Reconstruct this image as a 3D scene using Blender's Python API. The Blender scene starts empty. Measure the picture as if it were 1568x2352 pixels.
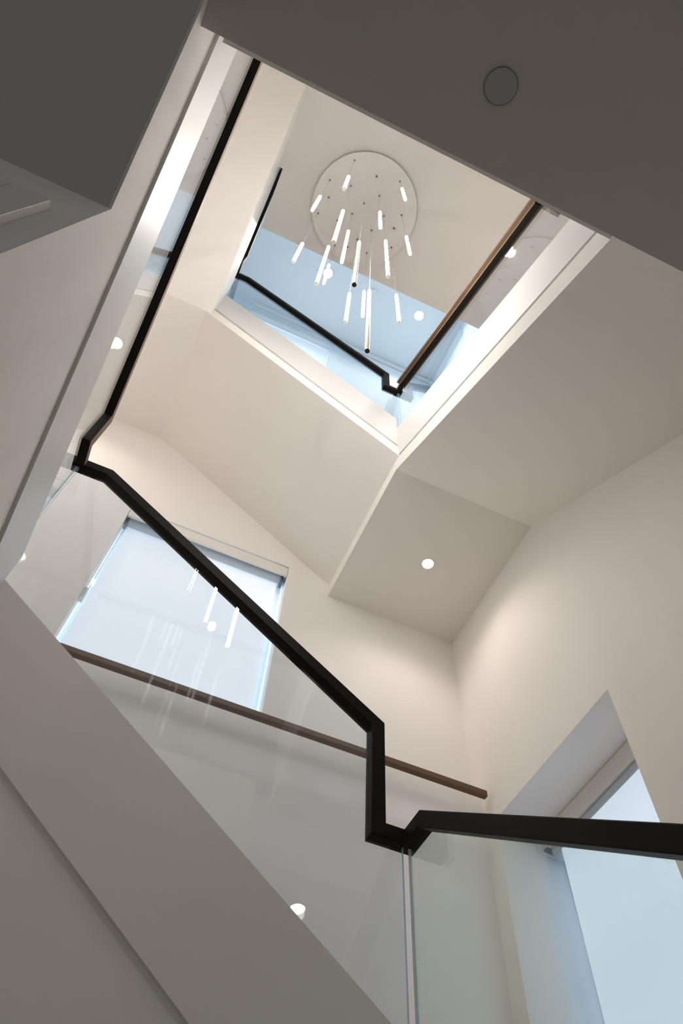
import bpy, bmesh, math
from mathutils import Vector, Matrix

# ------------------------------------------------------------------ scene, camera, light
SC = bpy.context.scene
COL = SC.collection
U = 2.4            # metres per layout unit
CAM_Z = 1.1        # camera height above the floor (m)
FLOOR = -CAM_Z / U


def W(x, y, z):
    return Vector((x * U, y * U, z * U + CAM_Z))


F_PX = 1656.794
AX = Vector((0.91376086, 0.37048542, 0.16667828))     # world X in image axes (right, down, forward)
AY = Vector((-0.40409665, 0.78667817, 0.46673692))
AZ = Vector((0.04179706, -0.49384006, 0.86854764))
cam_data = bpy.data.cameras.new('camera')
cam = bpy.data.objects.new('camera', cam_data)
COL.objects.link(cam)
cam_data.sensor_fit = 'HORIZONTAL'
cam_data.sensor_width = 24.0
cam_data.lens = F_PX / 1568.0 * 24.0
cam_data.clip_start = 0.02
cam_data.clip_end = 100
right = Vector((AX[0], AY[0], AZ[0]))
up = -Vector((AX[1], AY[1], AZ[1]))
back = -Vector((AX[2], AY[2], AZ[2]))
m3 = Matrix((right, up, back)).transposed()
cam.matrix_world = Matrix.Translation(W(0, 0, 0)) @ m3.to_4x4()
SC.camera = cam

world = bpy.data.worlds.new('world')
SC.world = world
world.use_nodes = True
bg = world.node_tree.nodes['Background']
bg.inputs['Color'].default_value = (0.80, 0.82, 0.86, 1)
bg.inputs['Strength'].default_value = 0.36

SC.view_settings.view_transform = 'Standard'
SC.view_settings.look = 'None'
SC.view_settings.gamma = 1.0
SC.view_settings.use_curve_mapping = False
SC.view_settings.exposure = 0.62
SC.cycles.max_bounces = 10
SC.cycles.diffuse_bounces = 8
SC.cycles.glossy_bounces = 6
SC.cycles.transparent_max_bounces = 24
SC.cycles.sample_clamp_indirect = 6.0
SC.cycles.use_denoising = True

PENDANT_EMIT = 18.5
DOWNLIGHT_W = 22.0
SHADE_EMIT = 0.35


# ------------------------------------------------------------------ materials
def mat(name, base, rough=0.5, metal=0.0, emit=None, emit_s=0.0, noise=None, bump=None, spec=None):
    m = bpy.data.materials.new(name)
    m.use_nodes = True
    nt = m.node_tree
    p = nt.nodes['Principled BSDF']
    p.inputs['Base Color'].default_value = (*base, 1)
    p.inputs['Roughness'].default_value = rough
    p.inputs['Metallic'].default_value = metal
    if spec is not None:
        p.inputs['Specular IOR Level'].default_value = spec
    if emit:
        p.inputs['Emission Color'].default_value = (*emit, 1)
        p.inputs['Emission Strength'].default_value = emit_s
    tc = nt.nodes.new('ShaderNodeTexCoord')
    if noise:
        scale, amt = noise
        n = nt.nodes.new('ShaderNodeTexNoise')
        n.inputs['Scale'].default_value = scale
        n.inputs['Detail'].default_value = 4
        nt.links.new(tc.outputs['Object'], n.inputs['Vector'])
        mr = nt.nodes.new('ShaderNodeMix')
        mr.data_type = 'RGBA'
        mr.inputs['A'].default_value = (*[c * (1 - amt) for c in base], 1)
        mr.inputs['B'].default_value = (*[min(1, c * (1 + amt)) for c in base], 1)
        nt.links.new(n.outputs['Fac'], mr.inputs['Factor'])
        nt.links.new(mr.outputs['Result'], p.inputs['Base Color'])
    if bump:
        scale, strength = bump
        n2 = nt.nodes.new('ShaderNodeTexNoise')
        n2.inputs['Scale'].default_value = scale
        nt.links.new(tc.outputs['Object'], n2.inputs['Vector'])
        b = nt.nodes.new('ShaderNodeBump')
        b.inputs['Strength'].default_value = strength
        b.inputs['Distance'].default_value = 0.002
        nt.links.new(n2.outputs['Fac'], b.inputs['Height'])
        nt.links.new(b.outputs['Normal'], p.inputs['Normal'])
    return m


def wood(name, a, b, rough):
    m = mat(name, a, rough)
    nt = m.node_tree
    p = nt.nodes['Principled BSDF']
    tc = nt.nodes.new('ShaderNodeTexCoord')
    mp = nt.nodes.new('ShaderNodeMapping')
    mp.inputs['Scale'].default_value = (3, 40, 40)
    n = nt.nodes.new('ShaderNodeTexNoise')
    n.inputs['Scale'].default_value = 4
    n.inputs['Detail'].default_value = 6
    n.inputs['Distortion'].default_value = 0.6
    mx = nt.nodes.new('ShaderNodeMix')
    mx.data_type = 'RGBA'
    mx.inputs['A'].default_value = (*a, 1)
    mx.inputs['B'].default_value = (*b, 1)
    nt.links.new(tc.outputs['Object'], mp.inputs['Vector'])
    nt.links.new(mp.outputs['Vector'], n.inputs['Vector'])
    nt.links.new(n.outputs['Fac'], mx.inputs['Factor'])
    nt.links.new(mx.outputs['Result'], p.inputs['Base Color'])
    return m


def glass(name, tint):
    m = bpy.data.materials.new(name)
    m.use_nodes = True
    nt = m.node_tree
    nt.nodes.clear()
    out = nt.nodes.new('ShaderNodeOutputMaterial')
    tr = nt.nodes.new('ShaderNodeBsdfTransparent')
    tr.inputs['Color'].default_value = (*tint, 1)
    gl = nt.nodes.new('ShaderNodeBsdfGlossy')
    gl.inputs['Roughness'].default_value = 0.0
    gl.inputs['Color'].default_value = (1, 1, 1, 1)
    fr = nt.nodes.new('ShaderNodeFresnel')
    fr.inputs['IOR'].default_value = 1.5
    # both faces of the pane use the entering angle: feed the fresnel a front-facing normal
    mx = nt.nodes.new('ShaderNodeMixShader')
    lw = nt.nodes.new('ShaderNodeLayerWeight')
    lw.inputs['Blend'].default_value = 0.5
    pw = nt.nodes.new('ShaderNodeMath')
    pw.operation = 'POWER'
    pw.inputs[1].default_value = 5.0
    ma = nt.nodes.new('ShaderNodeMath')
    ma.operation = 'MULTIPLY_ADD'
    ma.inputs[1].default_value = 0.94
    ma.inputs[2].default_value = 0.045
    nt.links.new(lw.outputs['Facing'], pw.inputs[0])
    nt.links.new(pw.outputs[0], ma.inputs[0])
    nt.links.new(ma.outputs[0], mx.inputs['Fac'])
    nt.nodes.remove(fr)
    nt.links.new(tr.outputs[0], mx.inputs[1])
    nt.links.new(gl.outputs[0], mx.inputs[2])
    nt.links.new(mx.outputs[0], out.inputs['Surface'])
    return m


M = {}
M['wall'] = mat('wall_paint', (0.85, 0.82, 0.79), 0.75, noise=(1.5, 0.012), bump=(180, 0.03), spec=0.25)
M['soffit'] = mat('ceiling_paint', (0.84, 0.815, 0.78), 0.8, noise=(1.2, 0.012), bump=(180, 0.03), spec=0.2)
M['ceil'] = mat('ceiling_paint_dimmed', (0.645, 0.62, 0.60), 0.8, noise=(1.2, 0.012), bump=(180, 0.03), spec=0.2)  # same ceiling paint, darkened to stand in for weaker light
M['stringer'] = mat('satin_paint_toned_down', (0.72, 0.71, 0.695), 0.4, noise=(1.2, 0.01), spec=0.4)  # same paint as the walls, darkened against the strong pendant light
M['bay'] = mat('paint_daylight_blue', (0.72, 0.80, 0.86), 0.7, noise=(1.5, 0.012), spec=0.2)  # blue of the daylight put into the bay's plain paint
M['floor'] = wood('dark_floor', (0.10, 0.075, 0.055), (0.16, 0.12, 0.09), 0.45)
M['tread'] = wood('oak_tread', (0.58, 0.51, 0.42), (0.68, 0.60, 0.50), 0.4)
M['rail'] = wood('black_stained_wood', (0.007, 0.006, 0.005), (0.012, 0.009, 0.007), 0.5)
M['rail'].node_tree.nodes['Principled BSDF'].inputs['Specular IOR Level'].default_value = 0.10
M['rail_sheen'] = wood('rail_warm_sheen', (0.15, 0.10, 0.065), (0.25, 0.17, 0.115), 0.55)  # brown stands in for warm reflections on the black rail
M['rail_sheen'].node_tree.nodes['Principled BSDF'].inputs['Specular IOR Level'].default_value = 0.15
M['walnut'] = wood('walnut', (0.085, 0.042, 0.018), (0.14, 0.07, 0.032), 0.5)
M['glass'] = glass('balustrade_glass', (0.90, 0.935, 0.965))
M['glass_low'] = glass('balustrade_glass_greenish', (0.905, 0.95, 0.94))
M['pane'] = mat('daylit_pane', (0.7, 0.8, 0.9), 0.1, emit=(0.72, 0.86, 1.0), emit_s=0.15)
M['pane_bright'] = mat('sunlit_pane', (0.7, 0.8, 0.9), 0.1, emit=(0.78, 0.88, 1.0), emit_s=0.9)
M['edge'] = mat('glass_edge', (0.55, 0.75, 0.85), 0.1, spec=0.8)
M['fabric'] = mat('shade_fabric', (0.75, 0.78, 0.80), 0.9, emit=(0.80, 0.89, 1.0), emit_s=SHADE_EMIT, noise=(400, 0.02))  # emission stands in for daylight coming through the cloth
M['fabric_dim'] = mat('shade_fabric_dim_glow', (0.62, 0.70, 0.78), 0.9, emit=(0.70, 0.83, 1.0), emit_s=0.37, noise=(400, 0.02))  # dimmer, bluer copy; glow and tint stand in for daylight behind
M['cassette'] = mat('white_cassette', (0.80, 0.77, 0.73), 0.45, spec=0.4)
M['tube_roller'] = mat('roller_cloth', (0.5, 0.58, 0.66), 0.7)
M['bracket'] = mat('bracket_grey', (0.12, 0.15, 0.18), 0.4, metal=0.5)
M['plate'] = mat('bracket_plate', (0.72, 0.74, 0.74), 0.4)
M['frame'] = mat('window_frame_white', (0.7, 0.74, 0.78), 0.4)
M['chrome'] = mat('steel_wire', (0.75, 0.72, 0.70), 0.3, metal=0.8)
M['cap'] = mat('dark_cap', (0.10, 0.09, 0.085), 0.35, metal=0.6)
M['housing'] = mat('brushed_housing', (0.74, 0.70, 0.66), 0.4, metal=0.2)
M['lit'] = mat('lit_diffuser', (0.9, 0.88, 0.85), 0.4, emit=(1.0, 0.95, 0.90), emit_s=PENDANT_EMIT)
M['glow'] = mat('glowing_acrylic', (0.9, 0.88, 0.86), 0.3, emit=(1.0, 0.93, 0.86), emit_s=1.3)
M['lens'] = mat('lit_lens', (0.9, 0.9, 0.9), 0.4, emit=(1.0, 0.96, 0.9), emit_s=25.0)
M['canopy'] = mat('canopy_white', (0.66, 0.635, 0.62), 0.5)
M['grille'] = mat('speaker_grille', (0.50, 0.50, 0.50), 0.6, bump=(900, 0.3))
M['rim'] = mat('white_trim_ring', (0.75, 0.74, 0.72), 0.45)
M['door'] = mat('door_paint', (0.78, 0.76, 0.73), 0.4)
M['gap'] = mat('joint_shadow', (0.25, 0.24, 0.23), 0.8)


# ------------------------------------------------------------------ mesh helpers
def obj(name, bm, m, parent=None, smooth=False, bevel=0):
    bmesh.ops.recalc_face_normals(bm, faces=bm.faces)
    me = bpy.data.meshes.new(name)
    bm.to_mesh(me)
    bm.free()
    for k in (m if isinstance(m, (list, tuple)) else [m]):
        me.materials.append(M[k])
    if smooth:
        for p in me.polygons:
            p.use_smooth = True
    o = bpy.data.objects.new(name, me)
    COL.objects.link(o)
    if parent:
        o.parent = parent
        o.matrix_parent_inverse = Matrix.Translation(-parent.location)
    if bevel:
        b = o.modifiers.new('bevel', 'BEVEL')
        b.width = bevel
        b.segments = 2
        b.limit_method = 'ANGLE'
    return o


def tag(o, label, cat, group=None):
    o['label'] = label
    o['category'] = cat
    if group:
        o['group'] = group
    return o


def thing(name, loc, label, cat, group=None):
    o = bpy.data.objects.new(name, None)
    COL.objects.link(o)
    o.location = loc
    return tag(o, label, cat, group)


def struct(name, bm, m, parent=None, bevel=0):
    o = obj(name, bm, m, parent, bevel=bevel)
    if parent is None:
        o['kind'] = 'structure'
    return o


def box(bm, x0, x1, y0, y1, z0, z1):
    v = [bm.verts.new(W(x, y, z)) for x in (x0, x1) for y in (y0, y1) for z in (z0, z1)]
    for f in ((0, 1, 3, 2), (4, 6, 7, 5), (0, 4, 5, 1), (2, 3, 7, 6), (0, 2, 6, 4), (1, 5, 7, 3)):
        bm.faces.new([v[i] for i in f])


def boxes(*bs):
    bm = bmesh.new()
    for b in bs:
        box(bm, *b)
    return bm


def prism(bm, poly, ax, a0, a1):
    """poly in the two other axes (order x,y,z without ax), extruded along ax from a0 to a1"""
    def P(q, a):
        c = list(q)
        c.insert(ax, a)
        return W(*c)
    A = [bm.verts.new(P(q, a0)) for q in poly]
    B = [bm.verts.new(P(q, a1)) for q in poly]
    n = len(poly)
    bm.faces.new(A)
    bm.faces.new(list(reversed(B)))
    for i in range(n):
        bm.faces.new((A[i], B[i], B[(i + 1) % n], A[(i + 1) % n]))
    return bm


def cyl(bm, c, r, z0, z1, seg=24, a0=0.0, a1=2 * math.pi, ir=None):
    """vertical cylinder (layout units); a partial arc gives a closed sector shell"""
    full = abs(a1 - a0 - 2 * math.pi) < 1e-6
    n = seg if full else seg + 1
    ring = [(math.cos(a0 + (a1 - a0) * i / seg), math.sin(a0 + (a1 - a0) * i / seg)) for i in range(n)]
    pts = [(c[0] + r * p[0], c[1] + r * p[1]) for p in ring]
    if not full:
        q = ir if ir is not None else 0.0
        if q > 0:
            pts += [(c[0] + q * p[0], c[1] + q * p[1]) for p in reversed(ring)]
        else:
            pts.append(c)
    return prism(bm, pts, 2, z0, z1)


def ring(bm, c, r0, r1, z0, z1, seg=40):
    V = []
    for i in range(seg):
        a = 2 * math.pi * i / seg
        ca, sa = math.cos(a), math.sin(a)
        V.append([bm.verts.new(W(c[0] + r * ca, c[1] + r * sa, z)) for r, z in ((r0, z0), (r1, z0), (r1, z1), (r0, z1))])
    for i in range(seg):
        a, b = V[i], V[(i + 1) % seg]
        for k in range(4):
            bm.faces.new((a[k], a[(k + 1) % 4], b[(k + 1) % 4], b[k]))
    return bm


def sweep(bm, path, h, first_side):
    """square bar with mitred corners along a polyline; h half width (layout units)"""
    P = [W(*p) for p in path]
    hh = h * U
    d = [(P[i + 1] - P[i]).normalized() for i in range(len(P) - 1)]
    s = Vector(first_side).normalized()
    s = (s - d[0] * s.dot(d[0])).normalized()
    u = d[0].cross(s)
    cur = [P[0] + s * a * hh + u * b * hh for a, b in ((-1, -1), (1, -1), (1, 1), (-1, 1))]
    rings = [[bm.verts.new(p) for p in cur]]
    for i in range(1, len(P)):
        n = d[i - 1] if i == len(P) - 1 else (d[i - 1] + d[i]).normalized()
        cur = [p + d[i - 1] * ((P[i] - p).dot(n) / d[i - 1].dot(n)) for p in cur]
        rings.append([bm.verts.new(p) for p in cur])
    for a, b in zip(rings, rings[1:]):
        for k in range(4):
            bm.faces.new((a[k], a[(k + 1) % 4], b[(k + 1) % 4], b[k]))
    bm.faces.new(list(reversed(rings[0])))
    bm.faces.new(rings[-1])
    return bm


def stepped(p0, p1, run, base):
    """saw-tooth from p0 (low) to p1 (high) as 2D points, closed by the points in base"""
    (a0, z0), (a1, z1) = p0, p1
    n = max(2, round(abs(a1 - a0) / run))
    pts = []
    for i in range(n):
        zt = z0 + (z1 - z0) * (i + 1) / n - abs(z1 - z0) / n * 0.55
        pts.append((a0 + (a1 - a0) * i / n, zt))
        pts.append((a0 + (a1 - a0) * (i + 1) / n, zt))
    return pts + base


def sheen_inner(o, x, sign):
    """the well side of the rail runs near x gets its grazing sheen painted in brown"""
    o.data.materials.append(M['rail_sheen'])
    for p in o.data.polygons:
        if p.normal.x * sign > 0.9 and abs(p.center.x - x * U) < 0.04:
            p.material_index = 1


def pane(bm, poly, ax, c, t=0.0022):
    """glass sheet: faces get slot 0, the rim gets slot 1"""
    n0 = len(bm.faces)
    prism(bm, poly, ax, c - t, c + t)
    bm.faces.ensure_lookup_table()
    for k, f in enumerate(bm.faces[n0:]):
        f.material_index = 0 if k < 2 else 1
    return bm


# ------------------------------------------------------------------ layout (in units, camera at the origin)
XL, XR_IN, YB_IN = -0.219, 0.399, 0.709      # faces of the stringers round the well
XR, YB = 0.80, 1.173                          # right and back wall
XLL = -0.224                                  # wall under the left stringer
S1 = 1.023                                    # soffit of the near floor slab
YE = 0.0133                                   # edge of the near floor slab
XOUT = -0.66                                  # outer left wall
S3 = 2.68                                     # soffit of the top floor slab (carries the chandelier)
YBAY = 0.509                                  # its edge; behind it the stairwell goes on up to the roof

# ------------------------------------------------------------------ big structure
bm = boxes((-2.4, 1.7, -2.4, 1.35, FLOOR - 0.08, FLOOR))
struct('floor', bm, 'floor')

# near floor slab of the storey above, with its proud upper edge
bm = boxes((XLL, 1.7, -2.4, YE, S1, 1.19), (XOUT, XLL, -2.4, -0.052, S1 + 0.012, 1.19))
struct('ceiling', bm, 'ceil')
bm = boxes((-0.197, 0.355, YE, YE + 0.005, S1 + 0.012, 1.23))
struct('trim_1', bm, 'wall')
bm = boxes((-0.205, 1.7, -2.4, YBAY, S3, 2.84), (XOUT, -0.205, -2.4, 0.305, S3, 2.84), (XR + 0.1, 1.7, YBAY, 1.35, S3, 2.84))
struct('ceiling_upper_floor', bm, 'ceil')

# back wall with two window openings and the thicker lower part
W1 = (-0.2055, 0.2715, 1.125, 1.7446)
W3 = (-0.2055, 0.276, 3.0, 4.0)
x0, x1 = XOUT - 0.1, 0.89
bm = boxes((x0, W1[0], YB, 1.30, FLOOR, 2.6), (W1[1], XR + 0.2, YB, 1.30, FLOOR, 2.6),
           (W1[0], W1[1], YB, 1.30, FLOOR, W1[2]), (W1[0], W1[1], YB, 1.30, W1[3], 2.6),
           (x0, 1.1, YB, 1.30, 2.6, W3[2]),
           (x0, W3[0], YB, 1.30, W3[2], 4.3), (W3[1], 1.1, YB, 1.30, W3[2], 4.3),
           (W3[0], W3[1], YB, 1.30, W3[3], 4.3))
bm2 = boxes((XOUT, XR, 1.146, YB, FLOOR, 1.125))
struct('wall_back', bm, 'wall')
struct('wall_back_lower', bm2, 'wall')

# right wall with the deep window recess
W2 = (0.6873, 1.1006, 0.45, 1.0265)
bm = boxes((XR, 1.02, -0.25, W2[0], FLOOR, S3), (XR, 1.02, W2[1], YB, FLOOR, S3),
           (XR, 1.02, W2[0], W2[1], FLOOR, W2[2]), (XR, 1.02, W2[0], W2[1], W2[3], S3))
struct('wall_right', bm, 'wall')
bm = boxes((XOUT - 0.1, XOUT, 0.2, 1.3, FLOOR, 4.3), (XOUT - 0.1, XOUT, -2.4, 0.2, 1.19, 4.3))
struct('wall_left', bm, 'wall')

# outer shell of the house behind the camera, with an added front opening for sky light
bm = boxes((-2.5, -2.4, -2.4, 0.2, FLOOR, 1.03))
struct('wall_hall_left', bm, 'wall')
bm = boxes((1.7, 1.8, -2.4, 1.35, FLOOR, 4.3))
struct('wall_hall_right', bm, 'wall')
bm = boxes((-2.5, -1.4, -2.5, -2.4, FLOOR, 4.3), (1.2, 1.8, -2.5, -2.4, FLOOR, 4.3), (-1.4, 1.2, -2.5, -2.4, 0.80, 4.3), (-1.4, 1.2, -2.5, -2.4, FLOOR, FLOOR + 0.03))
struct('wall_front', bm, 'wall')
bm = boxes(*[(x, x + 0.03, -2.47, -2.43, FLOOR + 0.03, 0.80) for x in (-1.4, -0.54, 0.32, 1.17)], (-1.37, 1.17, -2.47, -2.43, 0.77, 0.80))
struct('window_sky_fill', bm, 'frame')  # unseen window added so sky light lifts the lower walls

# roof over the tall back bay, closed toward the front by an added wall
bm = boxes((XOUT - 0.1, 1.0, 0.2, 1.30, 4.07, 4.3))
struct('ceiling_bay', bm, 'bay')
bm = boxes((XOUT - 0.1, 1.0, 0.15, 0.2, 2.84, 4.07))
struct('wall_bay_light_stop', bm, 'bay')  # unseen wall added to keep the bay's light in
W4 = (0.79, 1.12, 3.05, 4.01)
bm = boxes((0.89, 0.97, 0.2, W4[0], S3, 3.9), (0.89, 0.97, W4[1], YB, S3, 3.9), (0.89, 0.97, W4[0], W4[1], S3, W4[2]))
struct('wall_bay_right', bm, 'bay')
bm = boxes((XOUT, W3[0], YB - 0.004, YB, 2.8, 4.07), (W3[1], 0.89, YB - 0.004, YB, 2.8, 4.07),
           (W3[0], W3[1], YB - 0.004, YB, W3[3], 4.07), (XOUT, XOUT + 0.004, 0.2, YB - 0.004, 2.8, 4.07))
struct('wall_bay_back', bm, 'bay')

# wall under the two lower flights
gB1 = lambda x: 0.4215 - 0.735 * (x - 0.02)
gL = lambda y: 0.763 - 0.661 * (y - 0.554)
tB1 = lambda x: 0.779 - 0.7207 * (x + 0.216)
tL = lambda y: 0.873 - 0.6343 * (y - 0.651)
bm = prism(bmesh.new(), [(XLL - 0.01, FLOOR), (0.37, FLOOR), (0.37, gB1(0.37) + 0.03), (XLL - 0.01, gB1(XLL - 0.01) + 0.03)], 1, 0.7145, 0.735)
struct('wall_under_back_flight', bm, 'wall')
bm = prism(bmesh.new(), [(0.2118, FLOOR), (0.2118, 0.8485), (-0.055, 1.0375), (-0.055, gL(-0.055) + 0.03), (0.7145, gL(0.7145) + 0.03), (0.7145, FLOOR)], 0, XLL - 0.004, XLL)
struct('wall_under_left_flight', bm, 'wall')
bm = boxes((XOUT, XLL - 0.004, 0.2118, 0.232, FLOOR, 0.85))
struct('wall_closet', bm, 'wall')

# closet door: casing and leaf, a little proud of the wall
d1 = bpy.data.objects.new('door_1', None)
COL.objects.link(d1)
d1.location = W(-0.40, 0.21, FLOOR)
d1['kind'] = 'structure'
obj('door_casing', boxes((-0.2899, -0.2532, 0.2024, 0.2118, FLOOR, 0.7455)), 'door', d1, bevel=0.001)
obj('door_leaf', boxes((-0.55, -0.2911, 0.2028, 0.2118, FLOOR, 0.7455)), 'door', d1, bevel=0.001)
obj('door_joint', boxes((-0.2911, -0.2899, 0.2046, 0.2118, FLOOR, 0.7455)), 'gap', d1)

# ------------------------------------------------------------------ stair flights
RUN = 0.115
# F1: along the back wall, lower lap
t = thing('stair_flight', W(0.1, 0.72, 0.0), 'lower stair flight climbing left along the back wall behind the big glass panel', 'stairs')
obj('stringer', prism(bmesh.new(), [(XL, gB1(XL)), (0.365, gB1(0.365)), (0.365, tB1(0.365)), (XL, tB1(XL))], 1, YB_IN, 0.757), 'wall', t)  # wall tone, lighter than the other stringers, to offset the weaker light
obj('steps', prism(bmesh.new(), stepped((0.365, tB1(0.365) - 0.10), (XL, tB1(XL) - 0.06), RUN, [(XL, gB1(XL)), (0.365, gB1(0.365))]), 1, 0.757, 1.146), 'tread', t)
obj('landing', boxes((XOUT, XL, 0.757, 1.146, 0.62, 0.735)), 'wall', t)
# F0: along the right wall, lower lap, with the corner landing it climbs to
t = thing('stair_flight', W(0.58, 0.3, 0.0), 'lowest stair flight under the handrail at lower right, below the frame', 'stairs')
obj('steps', prism(bmesh.new(), stepped((-0.30, FLOOR), (YB_IN, 0.27), RUN, [(YB_IN, 0.12), (-0.14, FLOOR)]), 0, 0.41, XR), 'tread', t)
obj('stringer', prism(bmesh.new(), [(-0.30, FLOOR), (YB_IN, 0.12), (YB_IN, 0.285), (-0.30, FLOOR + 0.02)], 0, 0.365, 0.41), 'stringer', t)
obj('landing', boxes((0.365, XR, YB_IN + 0.001, 1.146, 0.13, 0.255)), 'tread', t)
# L: along the left wall
t = thing('stair_flight', W(-0.4, 0.3, 0.6), 'left stair flight with dark underside rising toward the near dark ceiling', 'stairs')
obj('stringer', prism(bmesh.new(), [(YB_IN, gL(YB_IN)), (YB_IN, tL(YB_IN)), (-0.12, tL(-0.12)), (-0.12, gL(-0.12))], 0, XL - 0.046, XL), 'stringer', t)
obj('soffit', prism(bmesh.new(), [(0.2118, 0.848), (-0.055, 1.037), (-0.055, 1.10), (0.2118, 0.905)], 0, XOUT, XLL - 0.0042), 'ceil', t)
obj('steps', prism(bmesh.new(), stepped((0.709, tL(0.709) - 0.09), (-0.05, tL(-0.05) - 0.05), RUN, [(-0.05, 1.10), (0.2118, 0.905), (0.709, 0.62)]), 0, XOUT, XL - 0.046), 'tread', t)
# R: upper lap, right wall, with its corner landing
bR = lambda y: 1.679 + 0.73 * (y - 0.726)
gR = lambda y: 1.739 + 0.7126 * (y - 0.711)
tR = lambda y: 1.894 + 0.7338 * (y - 0.68)
t = thing('stair_flight', W(0.6, 0.4, 1.4), 'right stair flight and corner landing overhead, its underside holding one downlight', 'stairs')
sl = 0.012
obj('soffit', prism(bmesh.new(), [(YE, bR(YE)), (0.727, 1.679), (YB, 1.679), (YB, 1.745), (YB_IN, 1.737 - sl), (YE, gR(YE) - sl)], 0, XR_IN, XR), 'soffit', t)
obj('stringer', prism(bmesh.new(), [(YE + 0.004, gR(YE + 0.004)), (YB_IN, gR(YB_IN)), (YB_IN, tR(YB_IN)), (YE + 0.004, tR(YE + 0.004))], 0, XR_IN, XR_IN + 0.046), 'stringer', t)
obj('steps', prism(bmesh.new(), stepped((YE, tR(YE) - 0.09), (YB_IN, tR(YB_IN) - 0.05), RUN, [(YB_IN, 1.737 - sl), (YE, gR(YE) - sl)]), 0, XR_IN + 0.0465, XR), 'tread', t)
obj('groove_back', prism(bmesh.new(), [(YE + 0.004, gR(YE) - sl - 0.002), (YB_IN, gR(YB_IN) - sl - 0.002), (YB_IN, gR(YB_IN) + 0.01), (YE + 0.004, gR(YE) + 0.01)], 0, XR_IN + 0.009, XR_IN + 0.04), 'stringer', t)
obj('landing', boxes((XR_IN + 0.047, XR, YB_IN, YB, 1.745, 1.86)), 'tread', t)
# B2: upper lap, back wall, with its corner landing on the left
bB2 = lambda x: 1.734 - 0.7194 * (x - 0.395)
gB2 = lambda x: 1.797 - 0.7299 * (x - 0.398)
tB2 = lambda x: 2.166 - 0.7254 * (x - 0.149)
t = thing('stair_flight', W(0.0, 0.9, 2.0), 'upper stair flight along the back wall, cream underside above the window', 'stairs')
obj('soffit', prism(bmesh.new(), [(XR_IN, bB2(XR_IN)), (-0.239, 2.19), (XOUT, 2.19), (XOUT, 2.25), (-0.225, 2.25 - sl), (XR_IN, gB2(XR_IN) - sl)], 1, YB_IN, YB), 'soffit', t)
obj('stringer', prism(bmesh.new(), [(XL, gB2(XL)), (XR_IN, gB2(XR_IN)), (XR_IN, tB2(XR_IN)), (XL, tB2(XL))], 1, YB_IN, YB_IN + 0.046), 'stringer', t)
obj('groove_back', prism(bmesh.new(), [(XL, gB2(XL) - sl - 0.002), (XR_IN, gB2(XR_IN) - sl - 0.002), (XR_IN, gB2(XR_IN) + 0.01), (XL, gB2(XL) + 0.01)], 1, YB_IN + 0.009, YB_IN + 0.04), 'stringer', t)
obj('steps', prism(bmesh.new(), stepped((XR_IN, tB2(XR_IN) - 0.09), (XL, tB2(XL) - 0.05), RUN, [(XL, gB2(XL) - sl), (XR_IN, gB2(XR_IN) - sl)]), 1, YB_IN + 0.0465, YB), 'tread', t)
# UL: upper lap, left wall
bU = lambda y: 2.19 - 0.618 * (y - YB_IN)
tU = lambda y: tL(y) + 1.655
t = thing('stair_flight', W(-0.4, 0.4, 2.4), 'topmost left stair flight, cream underside beside the white edge strip', 'stairs')
obj('soffit', prism(bmesh.new(), [(YB_IN, 2.19), (0.010, bU(0.010)), (0.010, bU(0.010) + 0.06), (YB_IN, 2.25)], 0, XOUT, XL - 0.001), 'soffit', t)
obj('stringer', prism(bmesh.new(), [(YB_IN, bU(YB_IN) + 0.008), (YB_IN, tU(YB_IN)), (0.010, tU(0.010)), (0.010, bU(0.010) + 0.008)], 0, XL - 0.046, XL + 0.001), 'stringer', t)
obj('steps', prism(bmesh.new(), stepped((YB_IN, tU(YB_IN) - 0.09), (0.010, tU(0.010) - 0.05), RUN, [(0.010, bU(0.010) + 0.06), (YB_IN, 2.25)]), 0, XOUT, XL - 0.0465), 'tread', t)

# ------------------------------------------------------------------ balustrades
H = 0.0105
YG, XGL, XG0, XGR, XGU = 0.739, -0.249, 0.394, 0.429, -0.247
zF0 = lambda y: 0.604 - 0.727 * (0.690 - y)
zF1 = lambda x: 1.1632 - 0.706 * (x + 0.1935)
zL = lambda y: 1.278 + 0.632 * (0.6875 - y)
t = thing('glass_balustrade', W(0.1, YG, 0.3), 'large lower glass balustrade with stepped black handrail crossing the whole picture', 'balustrade')
path = [(XG0, -0.05, zF0(-0.05)), (XG0, 0.690, 0.604), (XG0, YG, 0.604), (0.347, YG, 0.604), (0.347, YG, zF1(0.347)),
        (-0.194, YG, 1.1635), (XGL, YG, 1.1635), (XGL, 0.6875, 1.1635), (XGL, 0.6875, 1.278), (XGL, -0.05, zL(-0.05))]
hr = obj('handrail', sweep(bmesh.new(), path, H, (1, 0, 0)), 'rail', t, bevel=0.003)
sheen_inner(hr, XGL, 1)
b = 0.005
obj('glass_panel', pane(bmesh.new(), [(-0.2455, tB1(-0.2455) - 0.03), (0.385, tB1(0.385) - 0.05), (0.385, 0.604 - b), (0.347, 0.604 - b), (0.347, zF1(0.347) - b), (-0.194, 1.1635 - b), (-0.2455, 1.1635 - b)], 1, YG), ['glass', 'edge'], t)
obj('glass_panel', pane(bmesh.new(), [(-0.05, zF0(-0.05) - 0.40), (0.7365, zF0(0.69) - 0.40), (0.7365, 0.604 - b), (0.690, 0.604 - b), (-0.05, zF0(-0.05) - b)], 0, XG0), ['glass_low', 'edge'], t)
obj('glass_panel', pane(bmesh.new(), [(-0.05, tL(-0.05) - 0.03), (0.7365, tL(0.7365) - 0.03), (0.7365, 1.1635 - b), (0.6875, 1.1635 - b), (0.6875, 1.278 - b), (-0.05, zL(-0.05) - b)], 0, XGL), ['glass', 'edge'], t)

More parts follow.
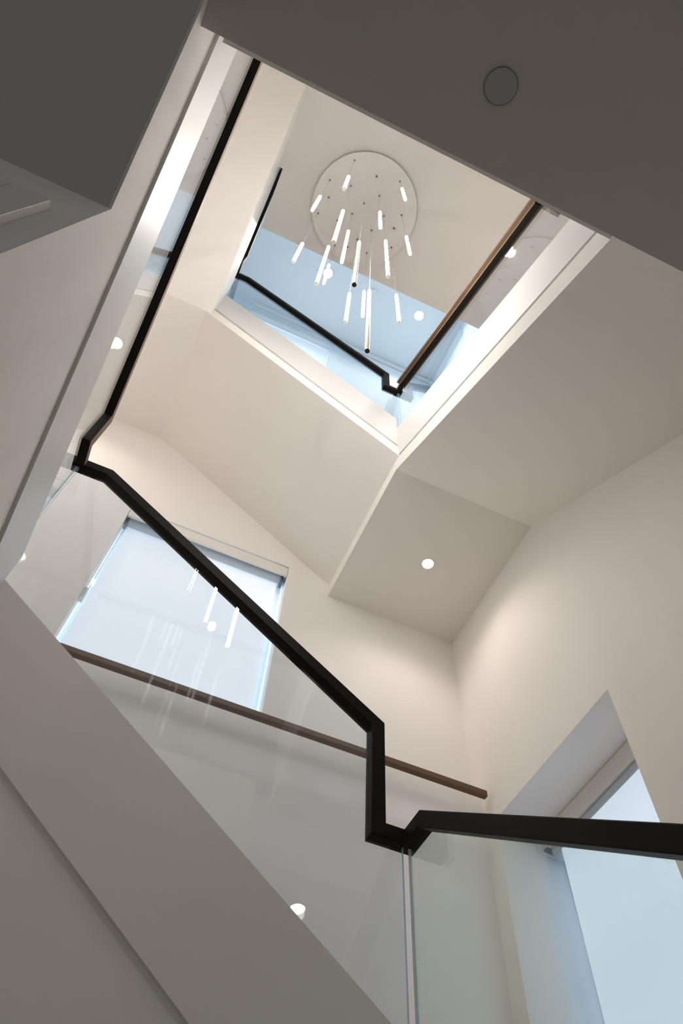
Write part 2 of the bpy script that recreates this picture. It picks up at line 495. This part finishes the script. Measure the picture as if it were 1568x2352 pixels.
zUR = lambda y: 1.815 + 0.7235 * (y - 0.0277)
zUB = lambda x: 2.8267 - 0.7024 * (x + 0.1854)
t = thing('glass_balustrade', W(0.1, YG, 2.0), 'smaller upper glass balustrade with black handrail below the hanging lights', 'balustrade')
path = [(XGR, 0.030, zUR(0.030)), (XGR, 0.7063, 2.306), (XGR, YG, 2.306), (0.383, YG, 2.306), (0.383, YG, zUB(0.383)),
        (-0.1965, YG, 2.834), (XGU, YG, 2.834), (XGU, 0.690, 2.834), (XGU, 0.690, 2.93), (XGU, 0.33, 3.16)]
hr = obj('handrail', sweep(bmesh.new(), path, H, (1, 0, 0)), 'rail', t, bevel=0.002)
obj('added_sheen_bar', sweep(bmesh.new(), [(XGR - 0.0150, 0.030, zUR(0.030) + 0.007), (XGR - 0.0150, 0.7063, 2.313)], 0.0046, (1, 0, 0)), 'rail_sheen', t)  # added bar, widens the strip of painted sheen
obj('rail_return', boxes((XGR + H, 0.462, 0.0215, 0.0400, 1.806, 1.826)), 'rail_sheen', t)
obj('rail_end', boxes((0.462, 0.4825, 0.0195, 0.0405, 1.803, 1.828)), 'rail', t)
sheen_inner(hr, XGR, -1)
obj('glass_panel', pane(bmesh.new(), [(-0.234, tB2(-0.234) - 0.03), (0.425, tB2(0.425) - 0.03), (0.425, 2.306 - b), (0.383, 2.306 - b), (0.383, zUB(0.383) - b), (-0.1965, 2.834 - b), (-0.234, 2.834 - b)], 1, YG), ['glass', 'edge'], t)
obj('glass_panel', pane(bmesh.new(), [(0.03, tR(0.03) - 0.03), (0.7365, tR(0.7365) - 0.03), (0.7365, 2.306 - b), (0.7063, 2.306 - b), (0.03, zUR(0.03) - b)], 0, XGR), ['glass', 'edge'], t)
obj('glass_panel', pane(bmesh.new(), [(0.36, tU(0.36) - 0.03), (0.7365, tU(0.7365) - 0.03), (0.7365, 2.834 - b), (0.69, 2.834 - b), (0.69, 2.93 - b), (0.36, 3.14 - b)], 0, XGU), ['glass', 'edge'], t)

obj('glass_panel', pane(bmesh.new(), [(-0.19, 1.19), (0.424, 1.19), (0.424, 1.688), (-0.19, 1.688)], 1, 0.014), ['glass', 'edge'], t)
obj('handrail', sweep(bmesh.new(), [(-0.21, 0.0125, 1.690), (0.44, 0.0125, 1.690)], 0.008, (0, 1, 0)), 'rail', t, bevel=0.002)

# wooden wall rail under the back window
t = thing('wall_handrail', W(0.1, 1.107, 1.09), 'brown wooden wall rail running level below the back window', 'handrail')
obj('rail', boxes((-0.5, 0.789, 1.1, 1.114, 1.0805, 1.0960)), 'walnut', t, bevel=0.004)
for x in (-0.45, 0.524):
    obj('bracket', boxes((x, x + 0.012, 1.113, 1.1462, 1.0865, 1.0915)), 'bracket', t)


# ------------------------------------------------------------------ windows and roller shades
def window_back(name, w, yf):
    o = bpy.data.objects.new(name, None)
    COL.objects.link(o)
    o.location = W((w[0] + w[1]) / 2, yf, w[2])
    o['kind'] = 'structure'
    f = 0.018
    obj('window_frame', boxes((w[0], w[0] + f, yf, yf + 0.03, w[2], w[3]), (w[1] - f, w[1], yf, yf + 0.03, w[2], w[3]),
                              (w[0] + f, w[1] - f, yf, yf + 0.03, w[2], w[2] + f), (w[0] + f, w[1] - f, yf, yf + 0.03, w[3] - f, w[3])), 'frame', o)
    obj('window_pane', boxes((w[0] + f, w[1] - f, yf + 0.012, yf + 0.016, w[2] + f, w[3] - f)), 'pane_bright', o)


def window_right(name, w, xf):
    o = bpy.data.objects.new(name, None)
    COL.objects.link(o)
    o.location = W(xf, (w[0] + w[1]) / 2, w[2])
    o['kind'] = 'structure'
    f = 0.018
    obj('window_frame', boxes((xf, xf + 0.03, w[0], w[0] + f, w[2], w[3]), (xf, xf + 0.03, w[1] - f, w[1], w[2], w[3]),
                              (xf, xf + 0.03, w[0] + f, w[1] - f, w[2], w[2] + f), (xf, xf + 0.03, w[0] + f, w[1] - f, w[3] - f, w[3])), 'frame', o)
    obj('window_pane', boxes((xf + 0.012, xf + 0.016, w[0] + f, w[1] - f, w[2] + f, w[3] - f)), 'pane', o)


window_back('window_1', W1, 1.235)
window_right('window_2', W2, 0.955)
window_back('window_3', W3, 1.235)
window_right('window_4', (W4[0], W4[1], W4[2], 3.9), 0.93)


def tube_x(bm, x0, x1, y, z, r, seg=16):
    return prism(bm, [(y + r * math.cos(2 * math.pi * i / seg), z + r * math.sin(2 * math.pi * i / seg)) for i in range(seg)], 0, x0, x1)


def tube_y(bm, x, z, y0, y1, r, seg=16):
    return prism(bm, [(x + r * math.cos(2 * math.pi * i / seg), z + r * math.sin(2 * math.pi * i / seg)) for i in range(seg)], 1, y0, y1)


t = thing('roller_shade', W(0.03, 1.19, W1[3]), 'pale roller shade over the large back window', 'shade')
obj('cassette', boxes((W1[0] + 0.002, W1[1] - 0.001, 1.1735, 1.181, 1.702, W1[3] - 0.006)), 'cassette', t, bevel=0.001)
obj('roller_tube', tube_x(bmesh.new(), -0.196, 0.258, 1.203, 1.712, 0.014), 'tube_roller', t, smooth=False)
obj('bracket', boxes((0.2585, 0.2665, 1.188, 1.214, 1.687, 1.728)), 'bracket', t)
obj('bracket', boxes((-0.204, -0.197, 1.188, 1.214, 1.687, 1.728)), 'bracket', t)
obj('fabric', boxes((-0.195, 0.2545, 1.2150, 1.2165, 1.14, 1.706)), 'fabric', t)
ch = bmesh.new()
for dx in (0.0, 0.0055):
    cyl(ch, (-0.2025 + dx, 1.195), 0.0006, 1.37, 1.70, 6)
obj('chain', ch, 'plate', t)
obj('chain_tensioner', boxes((-0.2052, -0.1955, 1.182, 1.20, 1.335, 1.372)), 'plate', t, bevel=0.002)

t = thing('roller_shade', W(0.92, 0.89, W2[3]), 'blue-white roller shade in the deep window recess at lower right', 'shade')
obj('cassette', boxes((0.9085, 0.953, W2[0] + 0.001, W2[1] - 0.001, 0.985, W2[3] - 0.001)), 'cassette', t, bevel=0.001)
obj('roller_tube', tube_y(bmesh.new(), 0.930, 0.975, W2[0] + 0.012, 1.082, 0.016), 'tube_roller', t)
obj('fabric', boxes((0.9175, 0.9190, W2[0] + 0.008, 1.055, 0.47, 0.975)), 'fabric_dim', t)
br = obj('bracket', boxes((0.893, 0.9365, 1.0955, 1.1006, 0.9755, 0.9995)), 'plate', t, bevel=0.004)
obj('bracket_boss', prism(bmesh.new(), [(0.904, 0.981), (0.933, 0.979), (0.928, 0.994), (0.915, 0.997)], 1, 1.086, 1.0955), 'bracket', br)

t = thing('roller_shade', W(0.03, 1.19, W3[3]), 'pale blue shade high on the back wall seen through the upper glass', 'shade')
obj('cassette', boxes((W3[0] + 0.001, W3[1] - 0.001, 1.172, 1.20, W3[3] - 0.055, W3[3] - 0.004)), 'frame', t, bevel=0.001)
obj('fabric', boxes((W3[0] + 0.006, W3[1] - 0.01, 1.205, 1.2065, 3.02, 3.95)), 'fabric', t)
t = thing('roller_shade', W(0.90, 0.95, 3.9), 'narrow pale blue shade high at right of the bay beyond the upper rail', 'shade')
obj('cassette', boxes((0.885, 0.915, W4[0] + 0.001, W4[1] - 0.001, 3.95, 4.01)), 'frame', t, bevel=0.001)
obj('fabric', boxes((0.905, 0.9065, W4[0] + 0.006, W4[1] - 0.006, 3.06, 3.95)), 'fabric_dim', t)
bm = boxes((0.89, 0.97, 0.2, W4[0], 3.9, 4.07), (0.89, 0.97, W4[1], YB, 3.9, 4.07), (0.89, 0.97, W4[0], W4[1], W4[3], 4.07), (0.93, 0.97, W4[0], W4[1], 3.9, W4[3]))
struct('trim_2', bm, 'bay')
struct('trim_3', boxes((0.870, 0.8885, 0.2, 1.168, 4.035, 4.052)), 'frame', bevel=0.003)
struct('trim_4', boxes((-0.21, 0.868, 1.150, 1.1675, 4.035, 4.052)), 'frame', bevel=0.003)


# ------------------------------------------------------------------ lights
def downlight(loc, z, r, label, power, group=None):
    t = thing('recessed_downlight', W(loc[0], loc[1], z), label, 'downlight', group)
    obj('trim_ring', ring(bmesh.new(), loc, r, r * 1.18, z - 0.0012, z), 'rim', t)
    obj('lens', cyl(bmesh.new(), loc, r, z - 0.0009, z + 0.001, 32), 'lens', t)
    d = bpy.data.lights.new('downlight_lamp', 'SPOT')
    d.energy = power
    d.color = (1.0, 0.92, 0.82)
    d.spot_size = math.radians(140)
    d.spot_blend = 1.0
    d.shadow_soft_size = r * U
    o = bpy.data.objects.new('downlight_lamp', d)
    COL.objects.link(o)
    o.location = W(loc[0], loc[1], z - 0.012)
    o.parent = t
    o.matrix_parent_inverse = Matrix.Translation(-t.location)
    return t


downlight((0.606, 0.951), 1.679, 0.0155, 'recessed downlight in the corner landing underside at right', 12)
downlight((-0.4615, 0.9208), 2.19, 0.018, 'recessed downlight seen through the left glass strip beside the long rail', DOWNLIGHT_W)
downlight((0.1067, 0.8451), 4.07, 0.025, 'left of the two downlights in the pale blue high ceiling', DOWNLIGHT_W * 3.6)
downlight((0.6625, 0.845), 4.07, 0.025, 'right of the two downlights in the pale blue high ceiling', DOWNLIGHT_W * 3.6)
downlight((0.6145, 0.2242), S3, 0.0205, 'downlight shining through glass right of the upper black rail', DOWNLIGHT_W * 2)
downlight((0.541, -0.1126), S1, 0.018, 'near ceiling downlight mirrored low in the big glass', 1.2, 'near ceiling downlights')
downlight((1.0023, -0.1202), S1, 0.018, 'near ceiling downlight mirrored in the green glass at lower right', 1.2, 'near ceiling downlights')
for x, n in ((-0.669, 'leftmost'), (-0.376, 'middle'), (0.206, 'rightmost')):
    downlight((x * 1.013, -0.787), S3, 0.018, n + ' of the landing downlights mirrored in the big lower glass', DOWNLIGHT_W)

# flush ceiling speaker in the near dark ceiling
c = (0.128 * S1, -0.074 * S1)
t = thing('ceiling_speaker', W(c[0], c[1], S1), 'round flush speaker cover in the dark near ceiling', 'speaker')
obj('rim', ring(bmesh.new(), c, 0.0195, 0.0206, S1 - 0.0015, S1, 48), 'gap', t)
obj('grille', cyl(bmesh.new(), c, 0.0195, S1 - 0.0022, S1, 48), 'grille', t)

# small round sensor in the blue ceiling
t = thing('smoke_detector', W(0.381, 0.8414, 4.07), 'small faint disc on the pale blue high ceiling', 'detector')
obj('base', cyl(bmesh.new(), (0.381, 0.8414), 0.030, 4.066, 4.07, 32), 'bay', t)
obj('cover', cyl(bmesh.new(), (0.381, 0.8414), 0.026, 4.062, 4.066, 32), 'bay', t)

# pendant chandelier
K = S3 / 3.9
CC, CR, CZ = (0.1453 * K, 0.4506 * K), 0.2617 * K, S3
t = thing('pendant_chandelier', W(CC[0], CC[1], CZ), 'round white ceiling canopy with sixteen glowing glass rods on wires', 'chandelier')
obj('canopy', cyl(bmesh.new(), CC, CR, CZ - 0.015, CZ, 96), 'canopy', t)
RODS = [(0.0097, 0.2651, 2.997, 2.556), (-0.065, 0.3939, 3.168, 2.745), (0.2497, 0.2592, 3.531, 3.111), (0.0387, 0.3765, 2.946, 2.235),
        (0.1867, 0.3598, 3.273, 2.841), (-0.0582, 0.5569, 2.985, 2.607), (0.0421, 0.5485, 3.117, 2.418), (0.0976, 0.4898, 3.321, 2.622),
        (0.1317, 0.4218, 2.733, 2.040), (0.247, 0.4338, 3.129, 2.433), (0.3251, 0.3947, 3.21, 2.814), (0.0781, 0.6632, 3.372, 2.985),
        (0.2191, 0.52, 2.535, 1.842), (0.1704, 0.5902, 2.679, 2.289), (0.2421, 0.6299, 3.009, 2.613), (0.3465, 0.5541, 2.829, 2.436)]
RODS = [tuple(v * K for v in r) for r in RODS]
ROD_R = 0.0061 * K
TURN = {8: -60, 12: -100}                      # bearing of the metal spine
for i, (x, y, zt, zb) in enumerate(RODS):
    a = math.radians(TURN.get(i, 70 + (i * 67) % 60))
    arc = math.radians(150 if i == 12 else 70)
    lit0, lit1 = a + arc / 2, a - arc / 2 + 2 * math.pi
    rod = obj('glass_rod', cyl(bmesh.new(), (x, y), ROD_R, zb + 0.006, zt - 0.004, 20), 'glow', t)
    obj('led_strip', cyl(bmesh.new(), (x, y), ROD_R * 1.03, zb + 0.006, zt - 0.004, 12, lit0, lit1, ROD_R * 0.98), 'lit', rod)
    obj('metal_spine', cyl(bmesh.new(), (x, y), ROD_R * 1.05, zb + 0.004, zt - 0.003, 8, a - arc / 2, a + arc / 2, ROD_R * 0.98), 'housing', rod)
    obj('end_cap', cyl(bmesh.new(), (x, y), ROD_R * 1.08, zb, zb + 0.006, 16), 'housing' if i not in (8, 12) else 'cap', rod)
    obj('top_cap', cyl(bmesh.new(), (x, y), ROD_R * 0.9, zt - 0.004, zt + 0.004, 12), 'housing', rod)
    obj('wire', cyl(bmesh.new(), (x, y), 0.0007, zt + 0.003, CZ - 0.018, 6), 'chrome', rod)
    obj('cord_grip', cyl(bmesh.new(), (x, y), 0.0029, CZ - 0.022, CZ - 0.0148, 10), 'cap', rod)
for (x, y) in ((-0.04, 0.468), (0.137, 0.286), (0.317, 0.465), (0.141, 0.643)):
    obj('cord_grip', cyl(bmesh.new(), (x * K, y * K), 0.0031, CZ - 0.021, CZ - 0.0148, 10), 'cap', t)
